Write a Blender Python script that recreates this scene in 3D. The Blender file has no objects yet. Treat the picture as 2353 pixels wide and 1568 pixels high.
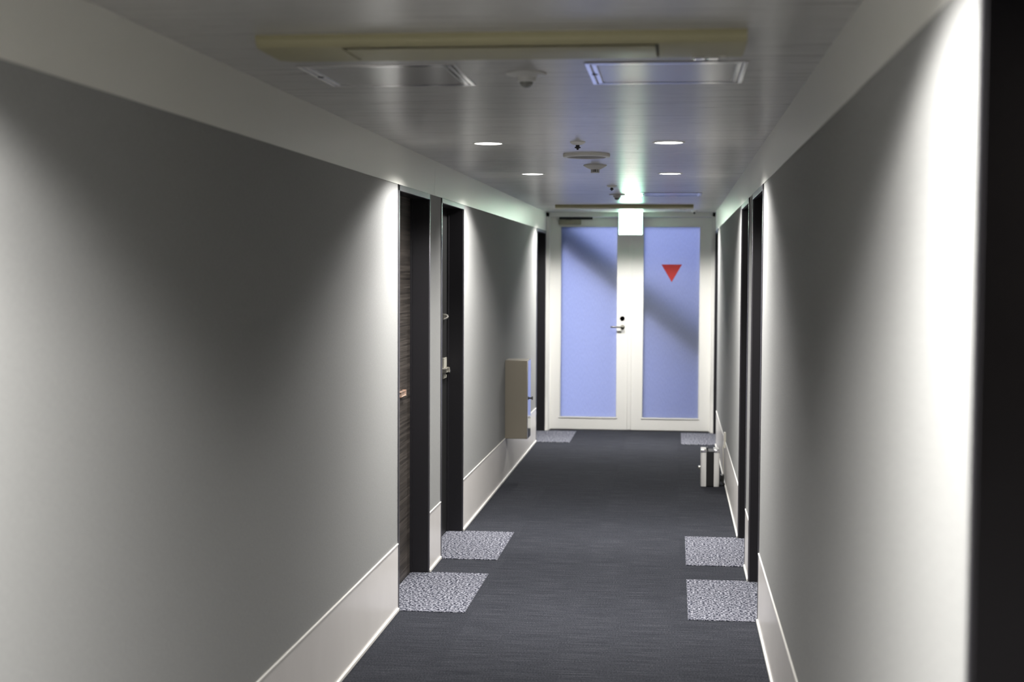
import bpy, bmesh, math, random
from mathutils import Vector, Matrix

random.seed(4)
S = bpy.context.scene
COL = S.collection

# ------------------------------------------------------------------ dimensions (metres)
XL, XR, XC = -1.318, 0.408, -0.455        # corridor walls and centre line
ZC, ZD, ZW = 2.25, 2.06, 0.327            # ceiling, door head / wallpaper top, wainscot top
YB, YE = -3.2, 14.80                      # back wall, face of the end door casing
YLEAF = 14.915
REC = 0.10                                # recess of the room doors
LDOORS = [(6.81, 7.71), (8.09, 8.97), (13.79, 14.76)]
RDOORS = [(1.14, 2.02), (6.81, 7.71), (8.09, 8.97), (13.79, 14.76)]

# ------------------------------------------------------------------ materials
def new_mat(name):
    m = bpy.data.materials.new(name); m.use_nodes = True
    nt = m.node_tree
    return m, nt, nt.nodes['Principled BSDF']

def P(name, col, rough=.5, metal=0., spec=.5, emit=None, estr=0., aniso=0.):
    m, nt, b = new_mat(name)
    b.inputs['Base Color'].default_value = (*col, 1)
    b.inputs['Roughness'].default_value = rough
    b.inputs['Metallic'].default_value = metal
    b.inputs['Specular IOR Level'].default_value = spec
    if emit:
        b.inputs['Emission Color'].default_value = (*emit, 1)
        b.inputs['Emission Strength'].default_value = estr
    return m

def coords(nt, scale, rot=(0, 0, 0)):
    g = nt.nodes.new('ShaderNodeNewGeometry')
    mp = nt.nodes.new('ShaderNodeMapping')
    mp.inputs['Scale'].default_value = scale
    mp.inputs['Rotation'].default_value = rot
    nt.links.new(g.outputs['Position'], mp.inputs['Vector'])
    return mp.outputs['Vector']

def noise(nt, vec, scale=1., detail=2., rough=.5):
    n = nt.nodes.new('ShaderNodeTexNoise')
    n.inputs['Scale'].default_value = scale
    n.inputs['Detail'].default_value = detail
    n.inputs['Roughness'].default_value = rough
    nt.links.new(vec, n.inputs['Vector'])
    return n.outputs['Fac']

def ramp(nt, fac, stops):
    r = nt.nodes.new('ShaderNodeValToRGB')
    e = r.color_ramp.elements
    while len(e) < len(stops): e.new(.5)
    for i, (p, c) in enumerate(stops):
        e[i].position = p; e[i].color = (*c, 1)
    nt.links.new(fac, r.inputs['Fac'])
    return r.outputs['Color']

def mathn(nt, op, a, b=None):
    n = nt.nodes.new('ShaderNodeMath'); n.operation = op
    for i, v in enumerate((a, b)):
        if v is None: continue
        if isinstance(v, (int, float)): n.inputs[i].default_value = v
        else: nt.links.new(v, n.inputs[i])
    return n.outputs[0]

def bump(nt, bsdf, height, strength, dist=.002):
    b = nt.nodes.new('ShaderNodeBump')
    b.inputs['Strength'].default_value = strength
    b.inputs['Distance'].default_value = dist
    nt.links.new(height, b.inputs['Height'])
    nt.links.new(b.outputs['Normal'], bsdf.inputs['Normal'])

M = {}
def m_wallpaper():
    m, nt, b = new_mat('woven_wallpaper')
    f = noise(nt, coords(nt, (60, 60, 420)), 1., 2.)
    f2 = noise(nt, coords(nt, (500, 500, 60)), 1., 2.)
    h = mathn(nt, 'ADD', f, f2)
    c = ramp(nt, mathn(nt, 'MULTIPLY', h, .5), [(.3, (.272, .274, .268)), (.7, (.348, .348, .340))])
    nt.links.new(c, b.inputs['Base Color'])
    b.inputs['Roughness'].default_value = .85
    b.inputs['Specular IOR Level'].default_value = .25
    bump(nt, b, h, .25, .001)
    return m
M['paper'] = m_wallpaper()
M['band'] = P('cream_band_panel', (.82, .81, .75), .36, spec=.5)
def m_wain():
    m, nt, b = new_mat('wainscot_laminate')
    f = noise(nt, coords(nt, (3, 3, 2)), 1., 3.)
    c = ramp(nt, f, [(.3, (.80, .765, .735)), (.7, (.85, .815, .785))])
    nt.links.new(c, b.inputs['Base Color'])
    b.inputs['Roughness'].default_value = .26
    return m
M['wain'] = m_wain()
M['strip'] = P('white_edge_strip', (.86, .84, .79), .35)
def m_ceiling():
    m, nt, b = new_mat('satin_ceiling_panel')
    f = noise(nt, coords(nt, (1.6, 90, 1)), 1., 4., .6)
    g = noise(nt, coords(nt, (1.2, 5, 1)), 1., 2.)
    c = ramp(nt, g, [(.3, (.54, .525, .50)), (.7, (.59, .575, .55))])
    nt.links.new(c, b.inputs['Base Color'])
    r = ramp(nt, f, [(.3, (.27, .27, .27)), (.7, (.29, .29, .29))])
    nt.links.new(r, b.inputs['Roughness'])
    b.inputs['Specular IOR Level'].default_value = .6
    bump(nt, b, f, .05, .0012)
    return m
M['ceil'] = m_ceiling()
M['void'] = P('dark_backing', (.02, .02, .02), .9)
def m_carpet():
    m, nt, b = new_mat('ribbed_carpet')
    f = noise(nt, coords(nt, (4, 110, 1)), 1., 4., .8)
    f2 = noise(nt, coords(nt, (150, 230, 1)), 1., 1.)
    fs = mathn(nt, 'ADD', mathn(nt, 'MULTIPLY', f, .52), mathn(nt, 'MULTIPLY', f2, .48))
    # every 50 cm tile has a slightly different tone
    fl = nt.nodes.new('ShaderNodeVectorMath'); fl.operation = 'FLOOR'
    mp = coords(nt, (2, 2, 2)); nt.nodes[-1].inputs['Location'].default_value = (.91, .3, .5)
    nt.links.new(mp, fl.inputs[0])
    wn = nt.nodes.new('ShaderNodeTexWhiteNoise'); nt.links.new(fl.outputs[0], wn.inputs['Vector'])
    fs = mathn(nt, 'ADD', fs, mathn(nt, 'MULTIPLY', wn.outputs['Value'], .022))
    c = ramp(nt, fs, [(.36, (.0075, .0085, .0115)), (.53, (.026, .0275, .0345)), (.68, (.080, .082, .094))])
    nt.links.new(c, b.inputs['Base Color'])
    b.inputs['Roughness'].default_value = .95
    b.inputs['Specular IOR Level'].default_value = .1
    bump(nt, b, fs, .35, .003)
    return m
M['carpet'] = m_carpet()
def m_mat():
    m, nt, b = new_mat('speckled_cut_pile')
    f = noise(nt, coords(nt, (85, 85, 1)), 1., 1.5, .6)
    c = ramp(nt, f, [(.42, (.016, .018, .030)), (.5, (.090, .094, .118)), (.59, (.32, .32, .355))])
    nt.links.new(c, b.inputs['Base Color'])
    b.inputs['Roughness'].default_value = .95
    b.inputs['Specular IOR Level'].default_value = .1
    bump(nt, b, f, .2, .003)
    return m
M['mat'] = m_mat()
M['jamb'] = P('dark_jamb_metal', (.0125, .0115, .0140), .5, spec=.4)
M['face'] = P('gunmetal_frame_edge', (.16, .155, .17), .32, metal=.7)
def m_wood():
    m, nt, b = new_mat('dark_grained_veneer')
    f = noise(nt, coords(nt, (2.5, 1.6, 95)), 1., 4., .65)
    c = ramp(nt, f, [(.32, (.016, .013, .011)), (.5, (.048, .040, .034)), (.7, (.11, .094, .082))])
    nt.links.new(c, b.inputs['Base Color'])
    b.inputs['Roughness'].default_value = .5
    bump(nt, b, f, .2, .001)
    return m
M['wood'] = m_wood()
M['blackleaf'] = P('black_door_paint', (.008, .008, .008), .45)
M['black'] = P('black_plastic', (.012, .012, .012), .45)
M['steel'] = P('satin_steel', (.62, .60, .55), .28, metal=1.)
M['plate'] = P('pale_lock_metal', (.62, .60, .52), .4, metal=.6)
M['darksteel'] = P('dark_bronze_metal', (.20, .19, .16), .30, metal=.9)
M['copper'] = P('warm_lever_metal', (.85, .62, .50), .3, metal=.7)
def m_boxsteel():
    m, nt, b = new_mat('brushed_cabinet_steel')
    f = noise(nt, coords(nt, (300, 300, 6)), 1., 2.)
    b.inputs['Base Color'].default_value = (.36, .325, .265, 1)
    b.inputs['Metallic'].default_value = 1.
    b.inputs['Roughness'].default_value = .5
    bump(nt, b, f, .05, .001)
    return m
M['boxsteel'] = m_boxsteel()
M['mirror'] = P('polished_cabinet_door', (.72, .72, .72), .08, metal=1.)
M['doorwhite'] = P('cream_gloss_paint', (.88, .87, .83), .30)
M['alu'] = P('bright_aluminium', (.86, .85, .84), .16, metal=1.)
M['hatch'] = P('hatch_panel_paint', (.55, .535, .515), .2, spec=.6)
M['acbeige'] = P('aged_beige_plastic', (.47, .435, .26), .45)
M['acgrey'] = P('grey_vent_plastic', (.30, .285, .21), .45)
M['slot'] = P('dark_slot', (.05, .045, .03), .6)
M['white'] = P('white_plastic', (.80, .79, .76), .35)
M['greydisc'] = P('grey_speaker_mesh', (.30, .29, .27), .6)
M['lens'] = P('lit_downlight_lens', (.9, .9, .9), .4, emit=(1., .97, .92), estr=9.)
M['glasslens'] = P('clear_dome', (.30, .30, .28), .08, spec=.8)
M['signgreen'] = P('lit_green_sign_face', (.1, .4, .2), .4, emit=(.38, 1., .70), estr=36.)
M['signwhite'] = P('lit_white_sign_face', (.8, .8, .8), .4, emit=(1., .98, .86), estr=40.)
M['red'] = None
M['caseshell'] = P('silver_case_shell', (.88, .87, .84), .30, metal=.25)
M['outlet'] = P('ivory_outlet_plastic', (.76, .73, .64), .4)
M['stringer'] = P('painted_steel_stringer', (.03, .03, .035), .6)
M['stairwall'] = P('stair_wall_paint', (.06, .12, .30), .8)  # blue picked to tint the light that bounces onto the right pane
M['landing'] = P('landing_concrete', (.38, .39, .42), .8)

def m_pane(name, col, front=.06):
    m = bpy.data.materials.new(name); m.use_nodes = True
    nt = m.node_tree; nt.nodes.clear()
    out = nt.nodes.new('ShaderNodeOutputMaterial')
    tr = nt.nodes.new('ShaderNodeBsdfTranslucent')
    df = nt.nodes.new('ShaderNodeBsdfDiffuse')
    gl = nt.nodes.new('ShaderNodeBsdfGlossy'); gl.inputs['Roughness'].default_value = .25
    mx = nt.nodes.new('ShaderNodeMixShader'); mx.inputs[0].default_value = front
    mx2 = nt.nodes.new('ShaderNodeMixShader'); mx2.inputs[0].default_value = .03
    f = noise(nt, coords(nt, (420, 420, 30), (0, math.radians(38), 0)), 1., 2.)
    c = ramp(nt, f, [(.25, tuple(v * .86 for v in col)), (.75, tuple(min(1, v * 1.08) for v in col))])
    nt.links.new(c, tr.inputs['Color']); nt.links.new(c, df.inputs['Color'])
    nt.links.new(tr.outputs[0], mx.inputs[1]); nt.links.new(df.outputs[0], mx.inputs[2])
    nt.links.new(mx.outputs[0], mx2.inputs[1]); nt.links.new(gl.outputs[0], mx2.inputs[2])
    nt.links.new(mx2.outputs[0], out.inputs['Surface'])
    return m
M['pane'] = m_pane('frosted_woven_glass', (.83, .865, .93))
M['red'] = m_pane('red_translucent_film', (.66, .075, .07), .60)

# ------------------------------------------------------------------ mesh helpers
class MB:
    def __init__(s): s.bm = bmesh.new(); s.mats = []
    def mi(s, mat):
        if mat not in s.mats: s.mats.append(mat)
        return s.mats.index(mat)
    def _merge(s, tmp, mat, smooth=False):
        i = s.mi(mat)
        for f in tmp.faces: f.material_index = i; f.smooth = smooth
        me = bpy.data.meshes.new('tmp'); tmp.to_mesh(me); tmp.free()
        n0 = len(s.bm.faces)
        s.bm.from_mesh(me); bpy.data.meshes.remove(me)
        s.bm.faces.ensure_lookup_table()
        for f in s.bm.faces[n0:]: f.material_index = i
    def box(s, lo, hi, mat, bev=0., seg=2, rot=None):
        t = bmesh.new(); bmesh.ops.create_cube(t, size=1)
        lo, hi = Vector(lo), Vector(hi)
        for v in t.verts: v.co = Vector(((v.co.x + .5) * (hi.x - lo.x) + lo.x, (v.co.y + .5) * (hi.y - lo.y) + lo.y, (v.co.z + .5) * (hi.z - lo.z) + lo.z))
        if bev: bmesh.ops.bevel(t, geom=t.edges[:], offset=bev, segments=seg, profile=.5, affect='EDGES', clamp_overlap=True)
        if rot is not None: bmesh.ops.transform(t, matrix=rot, verts=t.verts[:])
        s._merge(t, mat, bool(bev)); return s
    def lathe(s, prof, mat, origin=(0, 0, 0), axis='Z', n=40):
        """prof = [(r, h)...] about the axis."""
        t = bmesh.new(); rings = []
        for r, h in prof:
            if r < 1e-6: rings.append([t.verts.new((0, 0, h))])
            else: rings.append([t.verts.new((r * math.cos(2 * math.pi * k / n), r * math.sin(2 * math.pi * k / n), h)) for k in range(n)])
        for a, b in zip(rings, rings[1:]):
            for k in range(n):
                k2 = (k + 1) % n
                vs = [a[k % len(a)], a[k2 % len(a)], b[k2 % len(b)], b[k % len(b)]]
                u = []
                for v in vs:
                    if v not in u: u.append(v)
                if len(u) > 2: t.faces.new(u)
        bmesh.ops.recalc_face_normals(t, faces=t.faces[:])
        R = {'Z': Matrix(), 'Y': Matrix.Rotation(math.pi / 2, 4, 'X'), 'X': Matrix.Rotation(math.pi / 2, 4, 'Y')}[axis]
        bmesh.ops.transform(t, matrix=Matrix.Translation(origin) @ R, verts=t.verts[:])
        s._merge(t, mat, True); return s
    def prism(s, poly, axis, a, b, mat, bev=0.):
        """2-D polygon extruded along axis from a to b."""
        t = bmesh.new()
        def pt(u, v, w): return {'X': (w, u, v), 'Y': (u, w, v), 'Z': (u, v, w)}[axis]
        A = [t.verts.new(pt(u, v, a)) for u, v in poly]; B = [t.verts.new(pt(u, v, b)) for u, v in poly]
        t.faces.new(A); t.faces.new(B[::-1])
        for i in range(len(A)):
            j = (i + 1) % len(A); t.faces.new((A[i], B[i], B[j], A[j]))
        bmesh.ops.recalc_face_normals(t, faces=t.faces[:])
        if bev: bmesh.ops.bevel(t, geom=t.edges[:], offset=bev, segments=2, profile=.5, affect='EDGES', clamp_overlap=True)
        s._merge(t, mat, True); return s
    def tube(s, pts, r, mat, n=20):
        t = bmesh.new(); pts = [Vector(p) for p in pts]; rings = []
        up = Vector((0, 0, 1))
        for i, p in enumerate(pts):
            d = (pts[min(i + 1, len(pts) - 1)] - pts[max(i - 1, 0)]).normalized()
            a = d.cross(up)
            if a.length < 1e-3: a = d.cross(Vector((1, 0, 0)))
            a.normalize(); b = d.cross(a)
            rr = r[i] if isinstance(r, (list, tuple)) else r
            rings.append([t.verts.new(p + (a * math.cos(2 * math.pi * k / n) + b * math.sin(2 * math.pi * k / n)) * rr) for k in range(n)])
        for a, b in zip(rings, rings[1:]):
            for k in range(n): t.faces.new((a[k], a[(k + 1) % n], b[(k + 1) % n], b[k]))
        t.faces.new(rings[0][::-1]); t.faces.new(rings[-1])
        bmesh.ops.recalc_face_normals(t, faces=t.faces[:])
        s._merge(t, mat, True); return s
    def build(s, name, parent=None, origin=None):
        me = bpy.data.meshes.new(name)
        if origin is not None: bmesh.ops.translate(s.bm, verts=s.bm.verts[:], vec=-Vector(origin))
        s.bm.to_mesh(me); s.bm.free()
        for m in s.mats: me.materials.append(m)
        me.set_sharp_from_angle(angle=math.radians(21))
        o = bpy.data.objects.new(name, me); COL.objects.link(o)
        if origin is not None: o.location = origin
        if parent: o.parent = parent
        return o

def tag(o, label, cat=None, group=None, kind=None):
    o['label'] = label
    if cat: o['category'] = cat
    if group: o['group'] = group
    if kind: o['kind'] = kind
    return o

def thing(name, label, cat, loc, group=None, kind=None):
    o = bpy.data.objects.new(name, None); COL.objects.link(o)
    o.location = loc; o.empty_display_size = .1
    return tag(o, label, cat, group, kind)

def dup(root, loc, label, group=None):
    r = root.copy(); COL.objects.link(r); r.location = loc; r['label'] = label
    if group: r['group'] = group
    for ch in list(root.children):
        c = ch.copy(); COL.objects.link(c); c.parent = r
        for gch in list(ch.children):
            d = gch.copy(); COL.objects.link(d); d.parent = c
    return r

# ------------------------------------------------------------------ the room shell
b = MB(); b.box((XL - .25, YB - .2, -.12), (XR + .25, 15.02, 0), M['carpet'])
tag(b.build('floor'), 'dark blue grey ribbed carpet floor of the corridor', 'floor', kind='structure')

b = MB()
b.box((XL - .25, YB - .2, ZC + .012), (XR + .25, 15.02, ZC + .12), M['void'])
ys = [YB - .2, -2.5, -1.52, -.53, .45, 1.43, 2.41, 3.40, 4.38, 5.36, 6.37, 7.35, 8.33, 9.31, 10.29, 11.27, 12.25, 13.23, 14.21, 15.02]
for y0, y1 in zip(ys, ys[1:]):
    b.box((XL - .2, y0 + .0008, ZC), (XR + .2, y1 - .0008, ZC + .02), M['ceil'], .0012, 1)
tag(b.build('ceiling'), 'satin grey ceiling of long panels with fine cross joints', 'ceiling', kind='structure')

def segments(doors, y0, y1):
    out = []; y = y0
    for a, c in doors:
        if a > y: out.append((y, a))
        y = c
    if y < y1: out.append((y, y1))
    return out

TH = .22
def side_wall(side, doors):
    sx = -1 if side == 'left' else 1
    X = XL if sx < 0 else XR
    def xb(d0, d1):            # d measured into the wall (+) or proud of it (-)
        a, c = X + sx * d0, X + sx * d1
        return min(a, c), max(a, c)
    segs = segments(doors, YB, 15.0)
    w = MB()
    for y0, y1 in segs:
        x0, x1 = xb(0, TH); w.box((x0, y0, ZW - .01), (x1, y1, ZD), M['paper'])
    tag(w.build('wall_' + side), 'grey woven wallpaper on the %s wall of the corridor' % side, 'wall', kind='structure')
    t = MB()
    x0, x1 = xb(.006, TH); t.box((x0, YB, ZD), (x1, 15.0, ZC + .01), M['band'])
    x0, x1 = xb(-.003, .008)
    for y0, y1 in ((YB, .92), (.922, 7.87), (7.872, 15.0)):
        t.box((x0, y0, ZD), (x1, y1, ZC + .01), M['band'])
    tag(t.build('trim_1' if sx < 0 else 'trim_2'), 'cream painted band between wallpaper and ceiling on the %s wall' % side, 'trim', kind='structure')
    p = MB(); c = MB(); k = MB()
    for y0, y1 in segs:
        x0, x1 = xb(-.003, TH); p.box((x0, y0, 0), (x1, y1, ZW), M['wain'])
        x0, x1 = xb(-.006, .02); c.box((x0, y0, ZW - .004), (x1, y1, ZW + .003), M['strip'], .0015, 1)
        x0, x1 = xb(-.011, .02); k.box((x0, y0, 0), (x1, y1, .016), M['strip'], .003, 2)
    o = p.build('baseboard_' + side)
    tag(o, 'pale laminate wainscot along the foot of the %s wall' % side, 'baseboard', kind='structure')
    c.build('cap_strip', o); k.build('skirting_strip', o)
side_wall('left', LDOORS); side_wall('right', RDOORS)
b = MB(); b.box((XL - .2, YB - .12, 0), (XR + .2, YB, ZC + .02), M['paper'])
tag(b.build('wall_back'), 'grey wallpapered wall closing the corridor behind the viewer', 'wall', kind='structure')

# ------------------------------------------------------------------ room doors
FW = .028
def room_door(n, side, y0, y1, label, hardware=None):
    sx = -1 if side == 'left' else 1
    X = XL if sx < 0 else XR
    root = thing('door_%d' % n, label, 'door', (X, (y0 + y1) / 2, 0), kind='structure')
    O = Vector(root.location)
    def bx(mb, d0, d1, ya, yb, za, zb, mat, bev=0.):
        a, c = X + sx * d0, X + sx * d1
        mb.box(Vector((min(a, c), ya, za)) - O, Vector((max(a, c), yb, zb)) - O, mat, bev, 2)
    f = MB()                                               # jambs and head lining the recess
    bx(f, .002, TH, y0 + .0005, y0 + .02, 0, ZD - .001, M['jamb'])
    bx(f, .002, TH, y1 - .02, y1 - .0005, 0, ZD - .001, M['jamb'])
    bx(f, .002, TH, y0 + .0005, y1 - .0005, ZD - .025, ZD - .001, M['jamb'])
    bx(f, REC - .012, REC + .002, y1 - .034, y1 - .018, 0, ZD - .02, M['jamb'])
    bx(f, REC - .012, REC + .002, y0 + .018, y0 + .034, 0, ZD - .02, M['jamb'])
    fo = f.build('frame', root)
    e = MB()                                               # thin metal edge facing the corridor
    bx(e, -.005, .012, y0, y0 + FW, 0, ZD, M['face'], .002)
    bx(e, -.005, .012, y1 - FW * .45, y1, 0, ZD, M['face'], .002)
    bx(e, -.005, .012, y0, y1, ZD - .03, ZD, M['face'], .002)
    e.build('frame_edge', fo)
    l = MB(); bx(l, REC, REC + .045, y0 + .012, y1 - .012, .004, ZD - .012, M['blackleaf'] if hardware == 'plate' else M['wood'], .001)
    leaf = l.build('leaf', root)
    bk = MB(); bx(bk, TH - .03, TH + .02, y0 - .03, y1 + .03, -.02, ZD + .03, M['void'])
    bk.build('back_stop', root)
    xs = X + sx * REC
    def loc(d, y, z): return Vector((X + sx * d, y, z)) - O
    if hardware == 'lever':
        h = MB()
        y, z = y0 + .52, 1.006
        h.box(loc(REC - .014, y - .010, z - .010), loc(REC + .002, y + .010, z + .010), M['copper'], .003)
        h.box(loc(REC - .018, y - .012, z - .012), loc(REC - .006, y + .120, z + .012), M['copper'], .005)
        h.build('door_handle', leaf)
    if hardware == 'plate':
        y = y1 - .130
        h = MB()
        h.box(loc(REC - .006, y - .055, .982), loc(REC + .004, y + .055, 1.106), M['plate'], .002)
        h.build('lock_plate', leaf)
        h = MB()
        h.box(loc(REC - .030, y - .010, 1.020), loc(REC - .004, y + .010, 1.042), M['steel'], .005)
        h.box(loc(REC - .024, y - .110, 1.022), loc(REC - .012, y + .014, 1.044), M['steel'], .006)
        lv = h.build('door_handle', leaf)
        h = MB(); h.lathe([(0, -.012), (.016, -.012), (.020, -.006), (.020, .006), (.016, .012), (0, .012)], M['black'], loc(REC - .016, y + .035, 1.020), 'Y', 24)
        h.build('lock_knob', leaf)
        h = MB()
        h.box(loc(REC - .005, y - .045, 1.345), loc(REC + .004, y + .005, 1.378), M['steel'], .002)
        h.tube([loc(REC - .004, y - .030, 1.348), loc(REC - .020, y - .028, 1.353), loc(REC - .026, y - .02, 1.363), loc(REC - .020, y - .008, 1.371), loc(REC - .004, y - .004, 1.375)], .006, M['steel'])
        h.build('door_guard', leaf)
    return root

room_door(1, 'left', *LDOORS[0], 'dark grained door nearest on the left wall, warm metal lever showing', 'lever')
room_door(2, 'left', *LDOORS[1], 'dark door second along the left wall, with steel lock plate', 'plate')
room_door(3, 'left', *LDOORS[2], 'dark door farthest on the left, past the steel wall cabinet')
room_door(4, 'right', *RDOORS[0], 'black doorway cut off by the right edge of the view')
room_door(5, 'right', *RDOORS[1], 'dark recessed door beside the nearer pale carpet inset on the right')
room_door(6, 'right', *RDOORS[2], 'dark recessed door just beyond the narrow wall strip on the right')
room_door(7, 'right', *RDOORS[3], 'dark sliver of a recessed door on the right beside the white double door')

# ------------------------------------------------------------------ pale carpet insets at the doors
MATS = [('left', LDOORS[0], 'pale speckled carpet inset before the nearest left door'),
        ('left', LDOORS[1], 'pale speckled carpet inset before the left door with steel lock plate'),
        ('left', LDOORS[2], 'pale carpet inset at the far left beside the white double door'),
        ('right', RDOORS[1], 'pale speckled carpet inset nearest on the right side of the corridor'),
        ('right', RDOORS[2], 'pale speckled carpet inset second on the right, beyond the narrow dark strip'),
        ('right', RDOORS[3], 'pale carpet inset at the far right behind the silver case')]
for side, (y0, y1), lab in MATS:
    x0, x1 = (XL - REC + .002, -.988) if side == 'left' else (.079, XR + REC - .002)
    m = MB()
    ya, yb_ = y0 + .021, y1 - .021
    m.box((x0, ya, 0), (x1, yb_, .004), M['mat'], .0015, 1)
    if side == 'left': m.box((XL + .012, y0, 0), (x1, y1, .0039), M['mat'], .0015, 1)
    else: m.box((x0, y0, 0), (XR - .012, y1, .0039), M['mat'], .0015, 1)
    tag(m.build('carpet_inset', None, ((x0 + x1) / 2, (y0 + y1) / 2, 0)), lab, 'doormat', 'pale carpet insets at the doors')

# ------------------------------------------------------------------ white double door at the end
root = thing('door_8', 'white double door with frosted blue panes closing the corridor', 'door', (XC, YLEAF, 0), kind='structure')
O = Vector(root.location)
def V(x, y, z): return Vector((x, y, z)) - O
f = MB()
CW = .036
f.box(V(XL - .02, YE, 0), V(XL + CW, YE + .20, ZC), M['doorwhite'], .003)
f.box(V(XR - CW, YE, 0), V(XR + .02, YE + .20, ZC), M['doorwhite'], .003)
f.box(V(XL, YE, 2.205), V(XR, YE + .20, ZC + .015), M['doorwhite'], .003)
f.box(V(XL + CW - .002, YLEAF - .012, 0), V(XL + CW + .010, YLEAF - .002, 2.206), M['doorwhite'], .001)
f.box(V(XR - CW - .010, YLEAF - .012, 0), V(XR - CW + .002, YLEAF - .002, 2.206), M['doorwhite'], .001)
f.build('frame', root)
f = MB(); f.box(V(XL, YLEAF + .004, -.02), V(XR, YLEAF + .04, .006), M['darksteel'])
f.build('threshold', root)
LEAFS = [('L', XL + CW + .003, -.4635, -1.169, -.590), ('R', -.4605, XR - CW - .003, -.319, .254)]
ZP0, ZP1 = .138, 2.105
for key, x0, x1, p0, p1 in LEAFS:
    l = MB(); zt = 2.203
    ya, yb_ = YLEAF, YLEAF + .042
    l.box(V(x0, ya, .008), V(p0, yb_, zt), M['doorwhite'], .002)
    l.box(V(p1, ya, .008), V(x1, yb_, zt), M['doorwhite'], .002)
    l.box(V(p0 - .003, ya, .008), V(p1 + .003, yb_, ZP0), M['doorwhite'], .002)
    l.box(V(p0 - .003, ya, ZP1), V(p1 + .003, yb_, zt), M['doorwhite'], .002)
    bw = .014                                              # glazing bead
    l.box(V(p0 - bw, ya - .006, ZP0 - bw), V(p1 + bw, ya + .02, ZP0), M['doorwhite'], .002)
    l.box(V(p0 - bw, ya - .006, ZP1), V(p1 + bw, ya + .02, ZP1 + bw * .5), M['doorwhite'], .002)
    l.box(V(p0 - bw * .6, ya - .004, ZP0), V(p0, ya + .02, ZP1), M['doorwhite'], .002)
    l.box(V(p1, ya - .004, ZP0), V(p1 + bw * .6, ya + .02, ZP1), M['doorwhite'], .002)
    if key == 'R': l.box(V(-.478, ya - .010, .01), V(-.436, ya + .004, zt), M['doorwhite'], .004)   # meeting strip
    leaf = l.build('leaf', root)
    g = MB(); g.box(V(p0 - .004, ya + .016, ZP0 - .004), V(p1 + .004, ya + .022, ZP1 + .004), M['pane'])
    go = g.build('glass_pane', leaf); go['label'] = 'frosted blue glass pane of woven texture'
    if key == 'L':
        h = MB(); h.lathe([(0, -.026), (.014, -.026), (.019, -.020), (.024, -.006), (.026, 0), (0, 0)], M['darksteel'], V(-.533, ya, 1.160), 'Y')
        for v in h.bm.verts: pass
        h.build('deadbolt', leaf)
        h = MB()
        h.lathe([(.0, .0), (.023, .0), (.023, .008), (.012, .011), (.012, .05), (0, .05)], M['darksteel'], V(-.530, ya, 1.073), 'Y')
        h.box(V(-.652, ya - .060, 1.066), V(-.520, ya - .046, 1.082), M['darksteel'], .004)
        h.build('door_handle', leaf)
        h = MB()
        h.box(V(-1.195, ya - .050, 2.128), V(-.965, ya + .002, 2.178), M['acgrey'], .006)
        h.build('door_closer', leaf)
        h = MB()
        h.box(V(-1.19, ya - .036, 2.180), V(-.846, ya - .016, 2.204), M['black'], .003)
        h.box(V(-1.12, ya - .040, 2.172), V(-1.06, ya - .014, 2.184), M['black'], .003)
        h.build('closer_arm', leaf)
    else:
        t = MB(); t.prism([(-.137 - XC, 1.7215), (.074 - XC, 1.7215), (-.0305 - XC, 1.540)], 'Y', .0145, .0158, M['red'])
        to = t.build('triangle_marker', leaf); to['label'] = 'red downward pointing triangle on the frosted pane'

# ------------------------------------------------------------------ outside the end door: stair landing and stringer
b = MB(); b.box((-4.5, 15.03, -.16), (4.5, 18.5, -.01), M['landing'])
tag(b.build('stair_landing'), 'open stair landing behind the frosted double door', 'landing', kind='structure')
ang = math.atan2(.896 - 2.006, .255 + 1.145)
b = MB()
mid = Vector((-.445, 15.060, 1.451)); L0 = 1.95
rot = Matrix.Translation(mid) @ Matrix.Rotation(-ang, 4, 'Y')
b.box((-L0, -.03, -.125), (1.17, .03, .125), M['stringer'], .004, 2, rot)
o = b.build('stair_stringer')
tag(o, 'dark sloping stair beam showing as a diagonal shadow through the frosted panes', 'stair beam')

b = MB(); b.box((.50, 15.03, -.01), (.62, 18.5, 2.32), M['stairwall'])  # unseen walls added to block sky, so the right pane turns darker and bluer
b.box((-.50, 15.95, -.01), (.50, 16.07, 2.32), M['stairwall'])
tag(b.build('wall_stair'), 'side wall of the open stair behind the double door', 'wall', kind='structure')

# ------------------------------------------------------------------ ceiling downlights
def downlight(loc, label):
    t = thing('downlight', label, 'ceiling light', loc, 'recessed round downlights')
    r = MB(); r.lathe([(.064, .0), (.066, -.0035), (.074, -.003), (.0765, 0.), (.0765, .002), (.064, .002), (.064, 0)], M['white'])
    r.build('trim_ring', t)
    l = MB(); l.lathe([(0, -.0032), (.05, -.003), (.0645, -.0012), (.0645, .001), (0, .001)], M['lens'])
    l.build('lens', t)
    return t
DL = [(6.783, 'nearer visible pair'), (8.93, 'farther visible pair'), (13.73, 'pair hidden behind the far air conditioner'),
      (2.07, 'pair overhead by the black doorway'), (-.17, 'pair behind the viewer')]
first = None
LAMP = bpy.data.lights.new('downlight_lamp', 'SPOT')
LAMP.energy = 285; LAMP.color = (1., .98, .95)
LAMP.spot_size = math.radians(148); LAMP.spot_blend = .27
LAMP.shadow_soft_size = .045
LAMP.use_nodes = True                      # a flat diffuser: its intensity falls with the cosine from straight down
lt = LAMP.node_tree; em = lt.nodes['Emission']
gi = lt.nodes.new('ShaderNodeNewGeometry'); sx_ = lt.nodes.new('ShaderNodeSeparateXYZ')
lt.links.new(gi.outputs['Incoming'], sx_.inputs[0])
lt.links.new(mathn(lt, 'POWER', mathn(lt, 'ABSOLUTE', sx_.outputs['Z']), 1.5), em.inputs['Strength'])
LAMP2 = LAMP.copy(); LAMP2.energy = 340      # the pairs nearest the viewer are stronger
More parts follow.
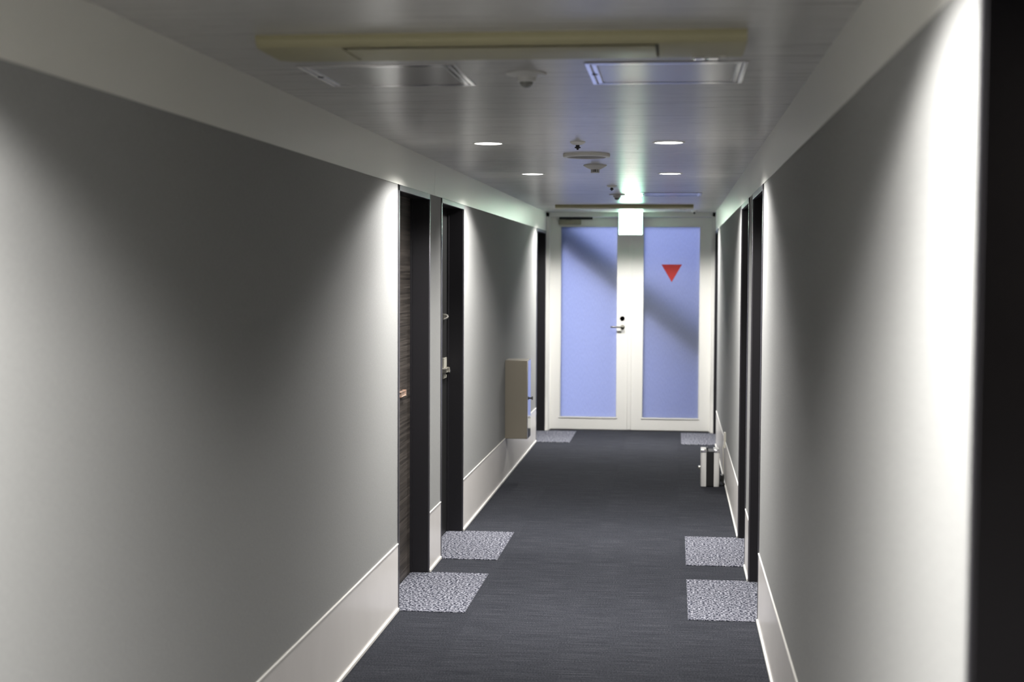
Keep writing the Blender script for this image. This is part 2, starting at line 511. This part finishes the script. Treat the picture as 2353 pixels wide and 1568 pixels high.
for y, what in DL:
    for x, sd in ((-.880, 'left'), (-.034, 'right')):
        lab = 'recessed ceiling downlight, %s one of the %s' % (sd, what)
        if first is None: first = downlight((x, y, ZC), lab)
        else: dup(first, (x, y, ZC), lab)
        lo = bpy.data.objects.new('downlight_lamp', LAMP2 if y < 5 else LAMP); COL.objects.link(lo)
        lo.location = (x, y, ZC - .010)

# ------------------------------------------------------------------ ceiling air conditioners
def air_con(loc, label):
    t = thing('ceiling_air_conditioner', label, 'air conditioner', loc, 'ceiling air conditioners')
    W = .624; D = .41
    p = MB()
    prof = [(0, .0), (0, -.012), (.006, -.022), (.016, -.029), (.028, -.0315), (.235, -.0315), (D - .03, -.014), (D, 0)]
    def pr(a, c, mat, pf): p.prism(pf, 'X', a, c, mat)
    pr(-W, -.405, M['acbeige'], prof); pr(.405, W, M['acbeige'], prof)
    mid = [(0, .0), (0, -.012), (.006, -.022), (.016, -.029), (.024, -.031), (.034, -.010), (.034, 0)]
    pr(-.405, .405, M['acbeige'], mid)
    rear = [(.300, 0), (.300, -.020), (.320, -.0225), (D - .03, -.014), (D, 0)]
    pr(-.405, .405, M['acgrey'], rear)
    p.build('casing', t)
    s_ = MB(); s_.box((-.405, .030, -.010), (.405, .305, -.001), M['slot']); s_.build('air_slot', t)
    f = MB(); f.prism([(.046, -.0315), (.060, -.0335), (.270, -.0300), (.285, -.0245), (.270, -.022), (.060, -.025)], 'X', -.398, .398, M['acbeige'])
    f.build('louvre_flap', t)
    for x in (-.2, 0., .2):
        k = MB(); k.box((x - .006, .030, -.026), (x + .006, .062, -.004), M['acbeige'], .002); k.build('flap_hinge', t)
    w = MB(); w.box((.49, .262, -.034), (.585, .292, -.022), M['white'], .004); wo = w.build('receiver_window', t)
    for x in (.512, .548):
        q = MB(); q.box((x - .014, .259, -.0352), (x + .014, .289, -.0325), M['alu'], .002); q.build('indicator', wo)
    return t
ac = air_con((-.4515, 3.635, ZC), 'beige ceiling air conditioner nearest the viewer, spanning the corridor')
dup(ac, (-.4615, 13.09, ZC), 'beige ceiling air conditioner at the far end above the green lit sign')

# ------------------------------------------------------------------ ceiling inspection hatches
def hatch(loc, label):
    t = thing('ceiling_hatch', label, 'ceiling hatch', loc, 'ceiling inspection hatches')
    h = .236
    f = MB()
    for k in range(2):
        w = h - .0 - k * .019
        for (a, c) in (((-w, -w), (w, -w + .015)), ((-w, w - .015), (w, w)), ((-w, -w + .015), (-w + .015, w - .015)), ((w - .015, -w + .015), (w, w - .015))):
            f.box((a[0], a[1], -.0035 + k * .0005), (c[0], c[1], .001), M['alu'], .0015, 1)
    f.build('metal_frame', t)
    g = MB(); g.box((-h + .038, -h + .038, -.0018), (h - .038, h - .038, .0008), M['hatch'], .0006, 1)
    g.build('panel', t)
    k = MB(); k.lathe([(0, -.0048), (.008, -.0045), (.011, -.003), (.011, .0)], M['black'], (-h + .018, 0, 0)); k.build('latch', t)
    return t
ht = hatch((-.881, 4.42, ZC), 'square metal framed ceiling hatch on the left behind the near air conditioner')
dup(ht, (-.030, 4.42, ZC), 'square metal framed ceiling hatch on the right behind the near air conditioner')
dup(ht, (-.032, 11.335, ZC), 'square metal framed ceiling hatch far away just before the lit green sign')

# ------------------------------------------------------------------ small ceiling devices
def dome(loc, label):
    t = thing('emergency_light', label, 'emergency light', loc, 'small domed ceiling lights')
    p = MB(); p.lathe([(.062, .001), (.062, -.003), (.058, -.006), (.036, -.008), (.030, -.012), (.027, -.024), (.021, -.027), (.0, -.027)], M['white']); p.build('base_ring', t)
    l = MB(); l.lathe([(.021, -.0265), (.019, -.034), (.012, -.041), (0, -.044)], M['glasslens']); l.build('lens', t)
    return t
dm = dome((XC, 4.40, ZC), 'small domed ceiling light between the two near hatches')
dup(dm, (XC, 11.36, ZC), 'small domed ceiling light beside the far hatch')

def sprinkler(loc, label):
    t = thing('sprinkler_head', label, 'sprinkler', loc, 'ceiling sprinkler heads')
    p = MB(); p.lathe([(.036, .001), (.036, -.002), (.030, -.008), (.018, -.014), (.012, -.015), (0, -.015)], M['white']); p.build('escutcheon', t)
    h = MB(); h.lathe([(.009, -.014), (.009, -.022), (.014, -.024), (.014, -.028), (.006, -.031), (.004, -.037), (0, -.037)], M['black'], n=20); h.build('nozzle', t)
    return t
sp = sprinkler((XC, 6.74, ZC), 'small sprinkler with dark nozzle between the nearer downlights')
dup(sp, (-.445, 10.18, ZC), 'small sprinkler with dark nozzle beyond the farther downlights')
dup(sp, (.185, 14.35, ZC), 'tiny dark nozzle on the ceiling at the right end of the far air conditioner')

t = thing('ceiling_speaker', 'large round flat ceiling speaker between the downlights', 'speaker', (-.458, 7.47, ZC))
p = MB(); p.lathe([(.121, .001), (.121, -.010), (.118, -.014), (.100, -.016), (.098, -.012), (.098, .001)], M['white'], n=64); p.build('rim', t)
p = MB(); p.lathe([(.098, -.012), (.06, -.016), (0, -.0175)], M['greydisc'], n=64); p.build('grille', t)

t = thing('smoke_detector', 'white smoke detector with slotted cap beyond the round speaker', 'smoke detector', (XC, 8.22, ZC))
p = MB(); p.lathe([(.066, .001), (.066, -.004), (.060, -.008), (.034, -.022), (.026, -.025), (0, -.025)], M['white']); p.build('body', t)
p = MB(); p.lathe([(.025, -.040), (.025, -.043), (.020, -.045), (0, -.045)], M['white']); 
for k in range(14):
    a = 2 * math.pi * k / 14
    p.box((-.002, .020, -.042), (.002, .0245, -.024), M['white'], 0, 1, Matrix.Rotation(a, 4, 'Z'))
p.build('slotted_cap', t)
p = MB(); p.lathe([(.019, -.024), (.019, -.042)], M['black'], n=24); p.build('sensor_core', t)

# ------------------------------------------------------------------ exit sign
t = thing('exit_sign', 'brightly lit green and white sign box hanging over the double door', 'sign', (-.450, 14.755, ZC))
p = MB(); p.box((-.119, -.030, -.229), (.119, .030, .001), M['white'], .004, 2); p.build('housing', t)
p = MB(); p.box((-.117, -.0335, -.227), (.117, -.029, -.0005), M['signgreen'], .003, 2); po = p.build('lit_face', t)
p = MB(); p.box((-.078, -.0350, -.212), (.078, -.0330, -.008), M['signwhite'], .001, 1); p.build('lit_pictogram', po)

# ------------------------------------------------------------------ steel cabinet on the left wall
bx0, bx1, by0, by1, bz0, bz1 = XL - .002, -1.137, 11.25, 11.475, .325, .945
t = thing('extinguisher_cabinet', 'brushed steel cabinet fixed on the left wall above the wainscot', 'cabinet', (XL, (by0 + by1) / 2, bz0))
O = Vector(t.location)
p = MB(); p.box(Vector((bx0, by0, bz0)) - O, Vector((bx1 - .006, by1, bz1)) - O, M['boxsteel'], .003); p.build('body', t)
p = MB(); p.box(Vector((bx1 - .007, by0 + .002, bz0 + .002)) - O, Vector((bx1, by1 - .002, bz1 - .002)) - O, M['mirror'], .002)
do = p.build('cabinet_door', t)
p = MB(); p.lathe([(0, 0), (.007, 0), (.007, .012), (.014, .014), (.014, .022), (0, .024)], M['black'], Vector((bx1 - .001, by1 - .035, .632)) - O, 'X', 20); p.build('knob', do)

# ------------------------------------------------------------------ silver case, outlet and cord by the right wall
cx0, cx1, cy0, cy1, ch = .214, .355, 11.09, 11.285, .285
t = thing('upright_case', 'small upright silver edged case with black front on the carpet', 'case', ((cx0 + cx1) / 2, (cy0 + cy1) / 2, 0))
hw, hd = (cx1 - cx0) / 2, (cy1 - cy0) / 2
p = MB(); p.box((-hw + .03, -hd + .006, .004), (hw - .03, hd - .006, ch - .012), M['black'], .003); p.build('body', t)
for s_ in (-1, 1):
    a, c = sorted((s_ * hw, s_ * (hw - .042)))
    p = MB()
    poly = [(s_ * (hw - .042), -hd), (s_ * (hw - .016), -hd)]
    for k in range(1, 6):
        an = k * math.pi / 12
        poly.append((s_ * (hw - .016 + .016 * math.sin(an)), -hd + .016 - .016 * math.cos(an)))
    poly += [(s_ * hw, -hd + .016), (s_ * hw, hd - .016)]
    for k in range(1, 6):
        an = k * math.pi / 12
        poly.append((s_ * (hw - .016 + .016 * math.cos(an)), hd - .016 + .016 * math.sin(an)))
    poly += [(s_ * (hw - .016), hd), (s_ * (hw - .042), hd)]
    p.prism(poly, 'Z', .002, ch, M['caseshell'], .002); p.build('side_shell', t)
    p = MB(); p.box((a - .002, -hd - .003, ch - .022), (c + .002, -hd + .04, ch + .004), M['alu'], .006); p.build('corner_cap', t)
p = MB(); p.tube([(-.02, -.05, ch - .014), (-.02, -.05, ch + .006), (-.02, .05, ch + .006), (-.02, .05, ch - .014)], .005, M['black']); p.build('top_handle', t)
p = MB(); p.box((-hw - .018, -.03, .125), (-hw + .004, .03, .150), M['steel'], .006); p.build('side_latch', t)

t = thing('wall_outlet', 'ivory double outlet plate on the right wall over the wainscot edge', 'outlet', (XR, 11.30, .34))
p = MB(); p.box((-.0155, -.036, -.06), (.001, .036, .06), M['outlet'], .003); p.build('cover_plate', t)
for z in (-.03, .03):
    p = MB(); p.box((-.0185, -.018, z - .017), (-.0150, .018, z + .017), M['white'], .002); p.build('socket', t)

t = thing('power_cord', 'black plug and cord bundle on the carpet beside the silver case', 'cord', (.387, 11.20, 0))
p = MB()
p.box((-.021, -.045, .030), (.008, .035, .085), M['black'], .008)
p.build('adapter', t)
p = MB()
pts = []
for k in range(60):
    a = k * .42
    pts.append((-.006 + .013 * math.cos(a) * (1 - .3 * math.sin(k * .17)), -.02 + .05 * math.sin(a * .93), .010 + .034 * abs(math.sin(k * .21))))
p.tube(pts, .0045, M['black'], 8); p.build('coiled_cord', t)
p = MB()
p.tube([(.003, .095, .30), (-.001, .09, .285), (.003, .085, .22), (.005, .07, .12), (.003, .03, .08), (-.004, .0, .07)], .003, M['outlet'], 8); p.build('hanging_lead', t)

# ------------------------------------------------------------------ daylight outside (only reaches the frosted panes)
w = bpy.data.worlds.new('evening_sky'); S.world = w; w.use_nodes = True
nt = w.node_tree; nt.nodes.clear()
out = nt.nodes.new('ShaderNodeOutputWorld'); bg = nt.nodes.new('ShaderNodeBackground')
tc = nt.nodes.new('ShaderNodeTexCoord'); sp_ = nt.nodes.new('ShaderNodeSeparateXYZ')
nt.links.new(tc.outputs['Generated'], sp_.inputs[0])
mr = nt.nodes.new('ShaderNodeMapRange')
mr.inputs['From Min'].default_value = -.9; mr.inputs['From Max'].default_value = .9
nt.links.new(sp_.outputs['X'], mr.inputs['Value'])
c = ramp(nt, mr.outputs[0], [(0., (1.05, 1.05, 1.60)), (.5, (.52, .60, 1.06)), (1., (.06, .16, .52))])
nt.links.new(c, bg.inputs['Color']); bg.inputs['Strength'].default_value = 1.7
nt.links.new(bg.outputs[0], out.inputs['Surface'])

# ------------------------------------------------------------------ camera (solved from the photograph's vanishing points)
cam = bpy.data.cameras.new('camera'); co = bpy.data.objects.new('camera', cam); COL.objects.link(co)
f_px, pt, yw, rl = 3314.555, .04877664, .11197910, .00499908
Fv = Vector((-math.sin(yw) * math.cos(pt), math.cos(yw) * math.cos(pt), -math.sin(pt)))
R0 = Vector((math.cos(yw), math.sin(yw), 0)); U0 = R0.cross(Fv)
Rv = R0 * math.cos(rl) + U0 * math.sin(rl); Uv = -R0 * math.sin(rl) + U0 * math.cos(rl)
mw = Matrix(((Rv.x, Uv.x, -Fv.x, 0), (Rv.y, Uv.y, -Fv.y, 0), (Rv.z, Uv.z, -Fv.z, 1.65), (0, 0, 0, 1)))
co.matrix_world = mw
cam.sensor_width = 36; cam.sensor_fit = 'HORIZONTAL'; cam.lens = f_px / 2353 * 36
cam.clip_start = .05; cam.clip_end = 100
cam.dof.use_dof = True; cam.dof.focus_distance = 7.6; cam.dof.aperture_fstop = 2.8
S.camera = co

S.view_settings.view_transform = 'Standard'; S.view_settings.look = 'None'
S.view_settings.exposure = 0; S.view_settings.gamma = 1; S.view_settings.use_curve_mapping = False
S.cycles.max_bounces = 10; S.cycles.diffuse_bounces = 6; S.cycles.glossy_bounces = 4
S.cycles.caustics_reflective = False; S.cycles.caustics_refractive = False
S.cycles.sample_clamp_indirect = 6
